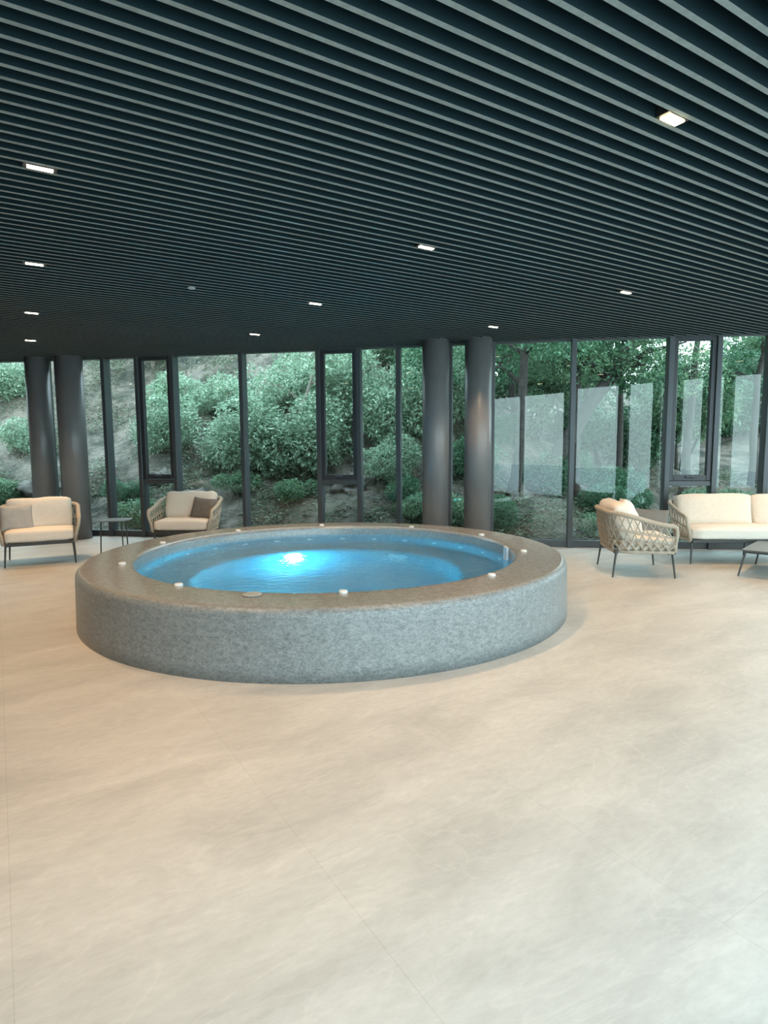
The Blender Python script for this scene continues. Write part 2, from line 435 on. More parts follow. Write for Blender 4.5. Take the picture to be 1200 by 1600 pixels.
# ------------------------------------------------------------------ remaining walls, rear glazing
def wall_seg(name, a, b, z0, z1, th=.2, mat='wall'):
    e = b-a; ang = math.atan2(e.y, e.x)
    bm = bmesh.new(); box(bm, (e.length/2, 0, (z0+z1)/2), (e.length, th, z1-z0), Matrix.Translation(a) @ rotz(ang))
    return tag(obj(name, bm, M[mat]), kind='structure')
wall_seg('wall_left', Vector((-10.5, 11.4, 0)), Vector((-10.5, -7.2, 0)), 0, CH+.3)
wall_seg('wall_right', Vector((11.5, 8.1, 0)), Vector((11.5, 6.2, 0)), 0, CH+.3)
wall_seg('wall_rear', sn(-12.4, REAR-.12), sn(-1.45, REAR-.12), 0, CH+.3)
RP = [-1.40, -.05, 1.6, 3.25, 4.62, 5.45, 5.97, 6.53, 7.05, 8.4, 9.8, 11.2, 12.6]
RW = {4.62: .26, 5.45: .17, 7.05: .2, 5.97: .1}
rear_ang = A32
nw = len(PX)
for i, s in enumerate(RP):
    bm = bmesh.new(); w = RW.get(s, .09)
    box(bm, (0, 0, CH/2+.05), (w, .12, CH+.1), Matrix.Translation(sn(s, REAR-.06)) @ rotz(rear_ang))
    tag(obj('trim_%d' % ntrim, bm, M['sash']), kind='structure'); ntrim += 1
for i in range(len(RP)-1):
    s0, s1 = RP[i]+.05, RP[i+1]-.05
    if s1-s0 < .1: continue
    base = sn((s0+s1)/2, REAR-.06)
    w = tag(empty('window_%d' % nw, base), kind='structure'); nw += 1
    T = rotz(rear_ang); L = s1-s0
    fr = bmesh.new(); box(fr, (0, 0, .03), (L, .1, .06), T); box(fr, (0, 0, CH+.03), (L, .1, .06), T)
    obj('window_frame', fr, M['sash'], w)
    if -.2 < s0 < 3.0: continue                 # the two bays beside the photographer stand open
    pb = bmesh.new(); pb.faces.new([pb.verts.new(T @ V(x, 0, z)) for x, z in ((-L/2, .06), (L/2, .06), (L/2, CH), (-L/2, CH))])
    obj('pane', pb, M['rearglass'], w)
bm = bmesh.new(); box(bm, (5.6, 0, CH+.18), (14.2, .12, .26), Matrix.Translation(sn(0, REAR-.06)) @ rotz(rear_ang))
tag(obj('trim_%d' % ntrim, bm, M['sash']), kind='structure'); ntrim += 1

# ------------------------------------------------------------------ columns
def column(c, r, label):
    bm = bmesh.new()
    lathe(bm, [(0, 0), (r, 0), (r, CH+.19), (0, CH+.19)], 48)
    o = obj('column', bm, M['column'], loc=(c[0], c[1], 0))
    for p in o.data.polygons: p.use_smooth = abs(p.normal.z) < .5
    return tag(o, label, 'column', 'round columns in front of the glazing')
column((-5.77, 10.45), .185, 'round dark column farthest left, left one of the left pair')
column((-5.19, 10.34), .215, 'thick round dark column beside the left side table, right one of the left pair')
column((.765, 9.08), .195, 'round grey column behind the pool, left one of the middle pair')
column((1.37, 8.98), .195, 'round brown-grey column behind the pool with a bright edge, right one of the middle pair')

# ------------------------------------------------------------------ ceiling lamps
lamp_spots = [(.23, 1.96), (.30, 3.96), (.367, 5.96), (.437, 8.06), (.51, 10.06),
              (2.78, 1.86), (2.888, 3.96), (2.967, 6.06), (3.04, 8.06),
              (5.42, 4.06), (5.477, 6.06), (5.35, 1.96), (-2.28, 6.06), (-2.28, 8.16), (-2.28, 10.26), (8.05, 1.96), (8.05, 3.76)]
lamp_lab = {
    (.30, 3.96): 'slim ceiling downlight nearest in the left row',
    (.367, 5.96): 'slim ceiling downlight second in the left row',
    (.437, 8.06): 'slim ceiling downlight third in the left row',
    (.51, 10.06): 'slim ceiling downlight farthest in the left row, above the left columns',
    (2.78, 1.86): 'large glaring yellow-white ceiling downlight at upper right',
    (2.888, 3.96): 'slim ceiling downlight in the middle of the slats, next after the glaring one',
    (2.967, 6.06): 'slim ceiling downlight above the left part of the middle windows',
    (3.04, 8.06): 'faint small ceiling downlight over the left half of the pool near the glazing',
    (5.42, 4.06): 'small ceiling downlight on the right, high above the woven armchair',
    (5.477, 6.06): 'small ceiling downlight just above the brown-grey column pair',
}
for k, (s, n) in enumerate(lamp_spots):
    near = (s, n) == (2.78, 1.86)
    p = sn(s, n, CH)
    L = .125 if not near else .115; W = .03 if not near else .05
    root = empty('ceiling_downlight', p, A32)
    root['category'] = 'ceiling light'; root['group'] = 'slim downlights between the ceiling slats'
    root['label'] = lamp_lab.get((s, n), 'slim ceiling downlight in the outer rows, beyond the edge of the picture')
    bm = bmesh.new()
    hw = .034
    for sx in (-1, 1):
        box(bm, (sx*(L/2+.01), 0, .03), (.02, hw*2, .06))
    for sy in (-1, 1):
        box(bm, (0, sy*(W/2+.003), .03), (L, .006, .06))
    box(bm, (0, 0, .065), (L+.04, hw*2, .01))
    obj('housing', bm, M['housing'], root)
    bm = bmesh.new(); box(bm, (0, 0, -.003), (L, W, .008))
    obj('lens', bm, M['lens_bright'] if near else M['lens'], root)
    ld = bpy.data.lights.new('downlight_beam', 'SPOT'); ld.spot_size = math.radians(96); ld.spot_blend = 1.
    ld.energy = 138; ld.color = (1.0, .64, .36); ld.shadow_soft_size = .07
    lo = bpy.data.objects.new('downlight_beam', ld); C.objects.link(lo); lo.location = p-Vector((0, 0, .02))
# ceiling sensor
bm = bmesh.new(); disc_solid(bm, Matrix.Translation((0, 0, 0)) @ Matrix.Rotation(PI, 4, 'X'), .035, .012, 20)
tag(obj('ceiling_sensor', bm, M['grey_plastic'], loc=sn(1.67, 6.06, CH)), 'small unlit grey round sensor on the slats left of the middle row of downlights', 'sensor')

# ------------------------------------------------------------------ pool
pool = tag(empty('whirlpool', PC), 'round raised grey mosaic whirlpool with glowing blue water', 'pool')
def arc(cx, cz, r, a0, a1, n): return [(cx+r*math.cos(math.radians(a0+(a1-a0)*k/n)), cz+r*math.sin(math.radians(a0+(a1-a0)*k/n))) for k in range(n+1)]
RZ = .488
bm = bmesh.new(); lathe(bm, [(2.24, 0), (2.295, 0), (2.292, .1), (2.285, .40)] + arc(2.225, RZ-.06, .058, 8, 62, 5), 160)
obj('surround', bm, M['stone'], pool, smooth=True)
bm = bmesh.new(); lathe(bm, [arc(2.225, RZ-.06, .058, 8, 62, 5)[-1]] + arc(2.225, RZ-.06, .058, 75, 90, 2) + [(2.1, RZ), (1.95, RZ-.002)] + arc(1.855, RZ-.045, .043, 90, 180, 7) + [(1.805, RZ-.10)], 160)
obj('rim', bm, M['rimstone_lit'], pool, smooth=True)
WZ = .358
bm = bmesh.new(); lathe(bm, [(1.805, RZ-.10), (1.797, WZ), (1.79, -.06), (1.77, -.095), (1.36, -.10), (1.32, -.115), (1.30, -.15), (1.30, -.66), (1.26, -.70), (0, -.70)], 160)
obj('basin', bm, M['basin'], pool, smooth=True)
bm = bmesh.new(); lathe(bm, [(0, WZ), (.5, WZ), (1., WZ), (1.5, WZ), (1.797, WZ)], 160)
bmesh.ops.recalc_face_normals(bm, faces=bm.faces)
me = bpy.data.meshes.new('water'); bm.to_mesh(me); bm.free()
me.update()
if me.polygons[400].normal.z < 0: me.flip_normals()
link('water', me, M['water'], pool, smooth=True)
for a in (-158, -122, -82, -43, -6, 29, 62, 98, 131, 165):
    r = 1.91 if a not in (-122, -82) else 1.86
    bm = bmesh.new(); disc_solid(bm, Matrix.Translation((r*math.cos(math.radians(a)), r*math.sin(math.radians(a)), RZ-.003)), .031, .018, 20)
    obj('deck_button', bm, M['white'], pool)
bm = bmesh.new(); disc_solid(bm, Matrix.Translation((1.935*math.cos(math.radians(-101)), 1.935*math.sin(math.radians(-101)), RZ+.003)), .066, .006, 32)
tag(obj('access_cover', bm, M['grey_plastic'], pool), 'round grey access cover flush in the rim')
def on_wall(a, r, z):   # matrix with +Z facing the centre of the pool
    a = math.radians(a)
    n = Vector((-math.cos(a), -math.sin(a), 0))
    return Matrix.Translation((r*math.cos(a), r*math.sin(a), z)) @ n.to_track_quat('Z', 'Y').to_matrix().to_4x4()
for k in range(15):
    a = -4+k*13.4
    bm = bmesh.new(); disc_solid(bm, on_wall(a, 1.797, .20), .036, .016, 20); obj('jet', bm, M['white'], pool)
for a, z in ((66, -.55), (43, -.5), (28, -.45), (14, -.3), (90, -.55)):
    bm = bmesh.new(); disc_solid(bm, on_wall(a, 1.302, z), .03, .014, 16); obj('inlet', bm, M['white'], pool)
def pool_lamp(a, z):
    bm = bmesh.new(); disc_solid(bm, on_wall(a, 1.302, z), .095, .02, 32)
    ring = obj('underwater_lamp', bm, M['steel'], pool)
    bm = bmesh.new(); disc_solid(bm, on_wall(a, 1.284, z), .078, .01, 32); obj('lamp_lens', bm, M['led'], ring)
    ld = bpy.data.lights.new('underwater_beam', 'POINT'); ld.energy = 50; ld.color = (.018, .50, .82); ld.shadow_soft_size = .08
    lo = bpy.data.objects.new('underwater_beam', ld); C.objects.link(lo)
    p = PC+Vector((1.16*math.cos(math.radians(a)), 1.16*math.sin(math.radians(a)), z)); lo.location = p
pool_lamp(115, -.36)
pool_lamp(-75, -.30)  # second lamp, unseen behind the rim, added to light the well's back wall
# grating on the well wall
bm = bmesh.new(); Mg = on_wall(57, 1.30, -.38)
for k in range(6): box(bm, (-.1+k*.04, 0, .008), (.022, .12, .012), Mg)
box(bm, (0, .068, .008), (.25, .016, .016), Mg); box(bm, (0, -.068, .008), (.25, .016, .016), Mg)
obj('suction_grating', bm, M['white'], pool)
# skimmer plate on the inner wall
bm = bmesh.new(); Ms = on_wall(3, 1.803, .418)
for sx in (-1, 1): box(bm, (sx*.050, 0, .012), (.022, .135, .024), Ms, bev=.004)
for sy in (-1, 1): box(bm, (0, sy*.06, .012), (.122, .018, .024), Ms, bev=.004)
pl = obj('skimmer_plate', bm, M['white'], pool)
bm = bmesh.new(); box(bm, (0, 0, .004), (.084, .104, .012), Ms); obj('skimmer_flap', bm, M['grey_plastic'], pl)

# ------------------------------------------------------------------ furniture
def cushion_mesh(w, d, h, r=.045, puff=.02, seed=0, nx=22, ny=22, wr=.004):
    """rounded cushion centred at origin, w along x, d along y, h along z"""
    bm = bmesh.new(); box(bm, (0, 0, 0), (w, d, h))
    bmesh.ops.subdivide_edges(bm, edges=list(bm.edges), cuts=11, use_grid_fill=True)
    off = Vector((seed*3.1, seed*1.7, 0))
    for v in bm.verts:
        p = v.co.copy(); hx, hy, hz = w/2-r, d/2-r, h/2-r*.95
        q = Vector((max(-hx, min(hx, p.x)), max(-hy, min(hy, p.y)), max(-hz, min(hz, p.z))))
        dv = p-q
        if dv.length > 1e-6: p = q+dv.normalized()*min(r, r)
        u = 1-min(1, abs(p.x)/(w/2))**3; t = 1-min(1, abs(p.y)/(d/2))**3
        if h <= min(w, d): p.z += math.copysign(puff*u*t, p.z) if abs(p.z) > h*.2 else 0
        k = 1-min(1, abs(p.z)/(h/2))**3
        if d <= min(w, h): p.y += math.copysign(puff*u*k, p.y) if abs(p.y) > d*.2 else 0
        nz = noise.noise_vector(p*5+off)*wr*1.6+noise.noise_vector(Vector((p.x*16, p.y*16, p.z*5))+off)*wr
        v.co = p+nz
    return bm

def pillow_mesh(w, h, t, seed=0, n=18):
    """throw pillow in the xz plane, thickness along y, pinched corners"""
    bm = bmesh.new(); g = []
    for side in (1, -1):
        rows = []
        for i in range(n+1):
            row = []
            for j in range(n+1):
                u = -1+2*i/n; v = -1+2*j/n
                pin = 1-.07*(1-abs(u)**2)*abs(v)**3; pin2 = 1-.07*(1-abs(v)**2)*abs(u)**3
                x = u*w/2*pin2; z = v*h/2*pin
                th = t/2*(max(0, 1-u**4)**.55)*(max(0, 1-v**4)**.55)
                nz = noise.noise(Vector((u*2.5+seed, v*2.5, side)))*.012*(1-max(abs(u), abs(v))**4)
                row.append(bm.verts.new((x, side*(th+nz if max(abs(u), abs(v)) < 1 else 0), z)))
            rows.append(row)
        for i in range(n):
            for j in range(n): bm.faces.new((rows[i][j], rows[i+1][j], rows[i+1][j+1], rows[i][j+1]))
    bmesh.ops.remove_doubles(bm, verts=list(bm.verts), dist=.0005)
    return bm

def lounge(name, label, cat, W, ncush, loc, rz, group, seed=0):
    """Rope-backed lounge seat; front faces local -y. W = outer width at the top rail."""
    root = empty(name, (loc[0], loc[1], 0), rz); tag(root, label, cat, group)
    hwt = W/2; hwb = W/2-.06; ft, fb = -.305, -.315; bt, bb = .40, .335
    def plan(t, hw, yf, yb, R=.22):
        # U-shaped perimeter from front left, round the back, to front right, t in 0..1
        segs = [abs(yb-R-yf), PI/2*R, 2*(hw-R), PI/2*R, abs(yb-R-yf)]
        s = t*sum(segs); 
        if s <= segs[0]: return (-hw, yf+s)
        s -= segs[0]
        if s <= segs[1]:
            a = s/R; return (-hw+R-R*math.cos(a), yb-R+R*math.sin(a))
        s -= segs[1]
        if s <= segs[2]: return (-hw+R+s, yb)
        s -= segs[2]
        if s <= segs[3]:
            a = s/R; return (hw-R+R*math.sin(a), yb-R+R*math.cos(a))
        s -= segs[3]
        return (hw, yb-R-s)
    def topz(y): 
        k = max(0, min(1, (y-ft)/(bt-ft))); k = k*k*(3-2*k)
        return .605+.14*k
    def top(t):
        x, y = plan(t, hwt, ft, bt); return Vector((x, y, topz(y)))
    def bot(t):
        x, y = plan(t, hwb, fb, bb); return Vector((x, y, .300))
    N = 64
    # metal frame: base rails
    bm = bmesh.new()
    fw = hwb-.02
    for sy in (-.325, .30): box(bm, (0, sy, .29), (2*fw, .035, .04), bev=.006)
    for sx in (-1, 1): box(bm, (sx*(fw-.04), -.01, .298), (.03, .62, .03), bev=.006)
    for k in range(int(W/.25)): box(bm, (-fw+2*fw*(k+.5)/int(W/.25), -.01, .292), (.04, .62, .015))
    obj('base_frame', bm, M['frame'], root)
    legs = [(-1, -1), (1, -1), (-1, 1), (1, 1)]
    for sx, sy in legs:
        bm = bmesh.new()
        tube(bm, [(sx*(fw-.005), sy*.305, .285), (sx*(fw+.015), sy*(.305+.035), 0.002)], [.0135, .0095], 10)
        obj('leg', bm, M['frame'], root)
    if W > 1.5:
        bm = bmesh.new(); tube(bm, [(0, .30, .285), (0, .325, .002)], [.0135, .0095], 10); obj('leg', bm, M['frame'], root)
    # top rail, ends curling down into the front arm posts
    pts = []
    f0 = top(0); f1 = top(1)
    def post(sg, p):
        x = p.x; xb = sg*hwb
        return [V(xb, fb-.01, .30), V(xb+sg*.018, ft-.018, .40), V(xb+sg*.055, ft-.02, .52), V(x, ft-.012, .585)]
    pts = post(-1, f0) + [top(k/N) for k in range(1, N)] + post(1, f1)[::-1]
    bm = bmesh.new(); tube(bm, pts, [.021]*4+[.026]*(len(pts)-8)+[.021]*4, 10)
    obj('arm_rail', bm, M['rope'], root, smooth=True)
    # lower rope-wrapped rail
    bm = bmesh.new(); tube(bm, [bot(k/N) for k in range(N+1)], .021, 8); obj('lower_rail', bm, M['rope'], root, smooth=True)
    # rope weave: crossed strands, two horizontal ropes and a braided lower band
    bm = bmesh.new()
    per = 2*(hwt+.3)+.7
    n = int(round(per/.085))
    def surf(t, v):
        t = max(0, min(1, t)); a = bot(t); b = top(t); p = a.lerp(b, v)
        x, y = p.x, p.y; bulge = .018*math.sin(PI*v)
        c = Vector((0, .0, 0)); d = Vector((x, y-.0, 0)); 
        if d.length > 1e-6: d.normalize()
        return p+d*bulge
    for k in range(n+1):
        for sg in (1, -1):
            t0 = k/n
            t1 = t0+sg*1.5/n
            if t1 < -.2/n or t1 > 1+.2/n: continue
            seg = [surf(t0+(t1-t0)*j/6, .28+.72*j/6) + Vector((0, 0, 0)) for j in range(7)]
            tube(bm, seg, .0065, 6)
    for v in (.28, .55, .60):
        tube(bm, [surf(j/N, v) for j in range(N+1)], .007, 6)
    m2 = int(round(per/.10))
    for k in range(m2*2):
        t0 = k/(m2*2); t1 = t0+1./m2
        if t1 > 1: continue
        a = surf(t0, .03 if k % 2 else .30); b = surf((t0+t1)/2, .17); c = surf(t1, .30 if k % 2 else .03)
        tube(bm, [a, a.lerp(b, .5)+Vector((0, 0, -.006)), b, b.lerp(c, .5)+Vector((0, 0, .006)), c], .013, 6)
    obj('rope_weave', bm, M['rope'], root, smooth=True)
    # cushions
    cw = 2*hwb-.03
    sm = cushion_mesh(cw, .60, .145, .04, .014, seed)
    obj('seat_cushion', sm, M['fabric'], root, loc=(0, -.045, .385), smooth=True)
    bw = cw/ncush
    for k in range(ncush):
        cm = cushion_mesh(bw-.012, .17, .42, .055, .028, seed+k+2, wr=.007)
        o = obj('back_cushion', cm, M['fabric'] if ncush == 1 else M['fabric_tan'], root, loc=(-cw/2+bw*(k+.5), .225, .635), smooth=True)
        o.rotation_euler = (math.radians(-14), 0, 0)
    return root

def world_on(root, x, y, z):
    return Matrix.Rotation(root.rotation_euler.z, 4, 'Z') @ Vector((x, y, z)) + Vector(root.location)

def pillow(root, x, y, z, w, h, t, rx, ry, rzl, mat, label, seed):
    o = obj('throw_pillow', pillow_mesh(w, h, t, seed), M[mat], loc=world_on(root, x, y, z), smooth=True)
    R = Matrix.Rotation(root.rotation_euler.z, 4, 'Z') @ Matrix.Rotation(rzl, 4, 'Z') @ Matrix.Rotation(rx, 4, 'X') @ Matrix.Rotation(ry, 4, 'Y')
    o.rotation_euler = R.to_euler()
    return tag(o, label, 'pillow', 'throw pillows on the lounge seats')

def heading(dx, dy): return math.atan2(dy, dx)+PI/2      # rz that turns local -y to (dx,dy)

chA = lounge('armchair', 'wide rope-backed armchair at far left with cream cushions and a grey pillow', 'armchair', .94, 1, (-4.62, 8.19), heading(.45, -.89), 'rope-backed armchairs', 1)
pillow(chA, -.27, .03, .60, .40, .36, .14, math.radians(-20), 0, math.radians(8), 'fabric_grey', 'square grey throw pillow on the armchair at far left', 1)
chB = lounge('armchair', 'rope-backed armchair half hidden behind the pool rim, holding a dark taupe pillow', 'armchair', .93, 1, (-2.97, 9.22), heading(-.02, -1), 'rope-backed armchairs', 5)
pillow(chB, .25, .02, .60, .40, .34, .14, math.radians(-22), math.radians(4), math.radians(-14), 'fabric_taupe', 'dark taupe throw pillow on the armchair behind the pool', 2)
chC = lounge('armchair', 'rope-backed armchair seen from its woven side right of the pool', 'armchair', .94, 1, (3.0, 7.27), heading(.99, -.13), 'rope-backed armchairs', 9)
pillow(chC, .0, .07, .66, .50, .46, .17, math.radians(-24), math.radians(3), math.radians(-8), 'fabric', 'large cream throw pillow leaning in the side-on armchair', 3)
pillow(chC, .30, -.225, .555, .52, .35, .12, math.radians(-16), math.radians(5), math.radians(-84), 'fabric_taupe', 'flat taupe throw pillow against the far arm of the side-on armchair', 4)
sofa = lounge('sofa', 'rope-backed two-seat sofa with beige back cushions at the right edge', 'sofa', 2.12, 2, (4.89, 7.96), heading(-.05, -1), None, 13)

# side table
def round_top(w, d, r, z0, z1, n=8):
    bm = bmesh.new(); pts = []
    for cx, cy, a0 in ((w/2-r, d/2-r, 0), (-w/2+r, d/2-r, 90), (-w/2+r, -d/2+r, 180), (w/2-r, -d/2+r, 270)):
        for k in range(n+1):
            a = math.radians(a0+90*k/n); pts.append((cx+r*math.cos(a), cy+r*math.sin(a)))
    lo = [bm.verts.new((x, y, z0)) for x, y in pts]; hi = [bm.verts.new((x, y, z1)) for x, y in pts]
    bm.faces.new(lo[::-1]); bm.faces.new(hi)
    for k in range(len(pts)):
        k2 = (k+1) % len(pts); bm.faces.new((lo[k], lo[k2], hi[k2], hi[k]))
    return bm
tb = tag(empty('side_table', (-3.93, 8.95, 0), math.radians(8)), 'small dark metal side table between the two left armchairs', 'side table')
obj('table_top', round_top(.42, .42, .12, .462, .476), M['tabletop'], tb)
for a in (205, 325, 85):
    bm = bmesh.new(); ca, sa = math.cos(math.radians(a)), math.sin(math.radians(a))
    tube(bm, [(.18*ca, .18*sa, .463), (.205*ca, .205*sa, .45), (.225*ca, .225*sa, .002)], [.009, .0095, .009], 8)
    obj('leg', bm, M['frame'], tb)
ct = tag(empty('coffee_table', (4.72, 7.0, 0), math.radians(48)), 'low dark square coffee table in front of the sofa', 'coffee table')
obj('table_top', round_top(.88, .88, .05, .288, .305), M['tabletop'], ct)
bm = bmesh.new()
for sx in (-1, 1): box(bm, (sx*.40, 0, .276), (.022, .80, .022)); box(bm, (0, sx*.40, .276), (.80, .022, .022))
obj('table_frame', bm, M['frame'], ct)
for sx in (-1, 1):
    for sy in (-1, 1):
        bm = bmesh.new(); tube(bm, [(sx*.40, sy*.40, .28), (sx*.455, sy*.455, .002)], [.012, .009], 8); obj('leg', bm, M['frame'], ct)

# ------------------------------------------------------------------ outdoors: hillside
def hill_z(x, y):
    d = y-fac_y(max(-10.3, min(11.4, x)))
    side = max(0, min(1, (x-.5)/5.))                # 0 on the left, 1 on the right
    zl = -.12+max(0, d-.9)*.60
    zr = -.12+max(0, d-5.)*.20
    z = zl*(1-side)+zr*side
    z += noise.noise(Vector((x*.35, y*.35, 0)))*.55*min(1, max(0, d-.6)/3)
    z += noise.noise(Vector((x*1.3, y*1.3, 4)))*.25*min(1, max(0, d-.5)/2)
    return z
bm = bmesh.new(); nx, ny = 150, 100
grid = []
for j in range(ny+1):
    row = []
    for i in range(nx+1):
        x = -34+76*i/nx; d = .12+34*(j/ny)**1.5
        xx = max(-10.3, min(11.4, x)); y = fac_y(xx)+d
        row.append(bm.verts.new((x, y, hill_z(x, y))))
    grid.append(row)
for j in range(ny):
    for i in range(nx): bm.faces.new((grid[j][i], grid[j][i+1], grid[j+1][i+1], grid[j+1][i]))
hill = obj('hillside', bm, M['earth'], smooth=True); tag(hill, kind='structure')
# terrace outside the rear glazing
bm = bmesh.new(); box(bm, (0, -12.2, -.06), (60, 24, .1), Matrix.Translation(sn(0, REAR-.1)) @ rotz(A32))
tag(obj('terrace', bm, M['terrace']), kind='structure')

# ------------------------------------------------------------------ outdoors: plants
def leaf_mesh(name, blobs, count, size, seed, droop=.4, aspect=.42):
    rnd = random.Random(seed); vs = []; fs = []
    tot = sum(b[3]*b[4]*b[5] for b in blobs)**1.0
    wts = [(b[3]*b[4]*b[5])**.67 for b in blobs]; sw = sum(wts)
    for b, w in zip(blobs, wts):
        for _ in range(int(count*w/sw)):
            # mostly near the blob's surface
            while True:
                p = Vector((rnd.uniform(-1, 1), rnd.uniform(-1, 1), rnd.uniform(-1, 1)))
                if .05 < p.length < 1: break
            p = p.normalized()*(p.length**.45)
            nn = 1+.35*noise.noise(p*2.2+Vector((seed, b[0], b[1])))
            c = Vector((b[0]+p.x*b[3]*nn, b[1]+p.y*b[4]*nn, b[2]+p.z*b[5]*nn))
            d = Vector((rnd.gauss(0, 1), rnd.gauss(0, 1), rnd.gauss(-droop, .6)))+p*.6
            if d.length < .01: continue
            d.normalize(); sd = d.cross(Vector((rnd.gauss(0, .6), rnd.gauss(0, .6), 1)))
            if sd.length < .01: continue
            sd.normalize(); up = sd.cross(d)
            L = size*rnd.uniform(.6, 1.35); W = L*aspect*.5
            i = len(vs)
            vs += [c, c+d*L*.45+sd*W-up*W*.35, c+d*L, c+d*L*.45-sd*W-up*W*.35]
            fs += [(i, i+1, i+2), (i, i+2, i+3)]
    me = bpy.data.meshes.new(name); me.from_pydata([tuple(v) for v in vs], [], fs); me.update()
    return me

def blobs_shrub(rnd, w, h):
    out = []
    for _ in range(rnd.randint(5, 8)):
        r = rnd.uniform(.28, .5)
        out.append((rnd.uniform(-.6, .6)*w, rnd.uniform(-.5, .5)*w, h*rnd.uniform(.3, .8), r*w, r*w, r*h*.7))
    return out

def branches(bm, rnd, base, top, n, spread, r0):
    for _ in range(n):
        a = rnd.uniform(0, 2*PI); L = spread*rnd.uniform(.5, 1)
        s = base.lerp(top, rnd.uniform(.3, .85)); e = s+Vector((math.cos(a)*L, math.sin(a)*L, rnd.uniform(.1, .8)*L))
        m = s.lerp(e, .5)+Vector((rnd.uniform(-.15, .15), rnd.uniform(-.15, .15), rnd.uniform(-.05, .15)))*L
        tube(bm, [s, m, e], [r0*.5, r0*.35, r0*.12], 6)

# prototype shrubs (each is foliage + stems), copied with shared mesh data
protos = []
for k, (mat, cnt, w, h, size) in enumerate([('leaf_pale', 9500, 1.0, 1.6, .088), ('leaf_pale', 8500, 1.2, 1.2, .08), ('leaf_mid', 9500, 1.1, 1.7, .09), ('leaf_dark', 9000, 1.2, 1.4, .085), ('leaf_mid', 3600, .8, .8, .10)]):
    rnd = random.Random(50+k)
    bl = blobs_shrub(rnd, w, h)
    fo = leaf_mesh('foliage', bl, cnt, size, 100+k)
    fo.materials.append(M[mat])
    sb = bmesh.new()
    for b in bl:
        e = Vector((b[0], b[1], b[2])); m = e*.45+Vector((rnd.uniform(-.1, .1), rnd.uniform(-.1, .1), .1))
        tube(sb, [Vector((rnd.uniform(-.06, .06), rnd.uniform(-.06, .06), -.25)), m, e], [.028, .02, .008], 6)
        branches(sb, rnd, m, e, 5, .5, .02)
    sm = bpy.data.meshes.new('stems'); sb.to_mesh(sm); sb.free(); sm.materials.append(M['bark_pale' if k < 2 else 'bark'])
    protos.append((fo, sm))
def shrub(k, x, y, sc, label, group, rz=None, dz=0., name='shrub', sz=1.):
    fo, sm = protos[k]
    r = empty(name, (x, y, hill_z(x, y)-.05+dz), random.uniform(0, 6.28) if rz is None else rz); r.scale = (sc, sc, sc*sz)
    a = bpy.data.objects.new('foliage', fo); C.objects.link(a); a.parent = r
    b = bpy.data.objects.new('stems', sm); C.objects.link(b); b.parent = r
    tag(r, label, 'shrub', group)
    return r
G1 = 'pale-leaved shrubs on the slope behind the left and middle windows'
hill_spots = [(0, -4.9, 13.9, .85), (1, -5.3, 15.9, .8), (1, -8.6, 14.9, .7), (0, -3.0, 13.2, 1.05), (1, -3.9, 15.2, .8), (0, -1.75, 13.0, 1.1), (0, -.75, 14.4, 1.15), (1, -2.1, 15.3, 1.1), (0, .45, 13.4, 1.1),
              (0, 1.4, 14.4, 1.2), (1, -.2, 16.4, 1.2), (1, .15, 12.2, .75), (0, -10.4, 16.8, 1.0), (1, -6.8, 18.6, 1.0), (0, 1.2, 16.9, 1.4)]
for k, x, y, s in hill_spots:
    shrub(k, x, y, s, 'pale green leafy shrub on the earth slope behind the left and middle windows', G1)
G2 = 'low dark undergrowth shrubs behind the windows'
for k, x, y, s in [(3, -5.2, 12.4, .45), (4, -4.55, 11.75, .75), (4, -1.7, 12.0, .6), (3, .3, 11.6, .5), (4, .55, 11.0, .7), (3, 1.9, 12.2, .8), (4, 1.3, 10.7, .75), (3, 4.6, 12.9, .6), (4, 3.6, 10.4, .5), (3, 4.5, 11.9, .6),
                   (4, -8.0, 12.9, .8), (3, 6.6, 12.4, .7), (3, 8.2, 13.4, .8), (4, -2.9, 12.3, .6), (3, 5.6, 14.4, .6), (3, 2.6, 14.6, .7), (3, 1.9, 10.6, .5), (3, 3.7, 13.2, .8), (3, 4.9, 13.4, .8), (4, 4.4, 10.6, .6), (3, 6.1, 11.2, .6)]:
    shrub(k, x, y, s, 'low dark green bush near the ground just outside the glass', G2, name='bush')
G3 = 'dense mid green shrubs in the forest behind the right windows'
for k, x, y, s in [(2, 2.2, 17, 1.5), (2, 4.4, 18, 1.6), (3, 6.6, 18.5, 1.7), (2, 8.6, 18, 1.6), (3, 3.3, 21, 2.0), (2, 6.4, 22, 2.2), (3, 13, 21, 2.1), (2, 14.5, 24, 2.3), (3, .8, 19.5, 1.8), (3, 4.6, 26, 2.4),
                   (2, 12, 27, 1.6)]:
    shrub(k, x, y, s, 'dense green shrub in the forest behind the right windows', G3)

# creepers and leaf litter hugging the slope: beyond counting
rnd = random.Random(7); vs = []; fs = []
cnt = 0
while cnt < 60000:
    x = rnd.uniform(-11, 9.5); d = .35+rnd.random()**1.4*9; y = fac_y(max(-10.3, x))+d
    m = noise.noise(Vector((x*.8, y*.8, 9)))+.45*noise.noise(Vector((x*2.6, y*2.6, 2)))
    if m < rnd.uniform(-.08, .3): continue
    cnt += 1
    z = hill_z(x, y)+rnd.random()**2*.28
    c = Vector((x, y, z)); a = rnd.uniform(0, 2*PI); dd = Vector((math.cos(a), math.sin(a), rnd.uniform(-.5, .6))).normalized()
    sd = dd.cross(Vector((rnd.gauss(0, .5), rnd.gauss(0, .5), 1))).normalized(); L = rnd.uniform(.045, .1); W = L*.24; up = sd.cross(dd)
    i = len(vs); vs += [c, c+dd*L*.45+sd*W-up*W*.4, c+dd*L, c+dd*L*.45-sd*W-up*W*.4]; fs += [(i, i+1, i+2), (i, i+2, i+3)]
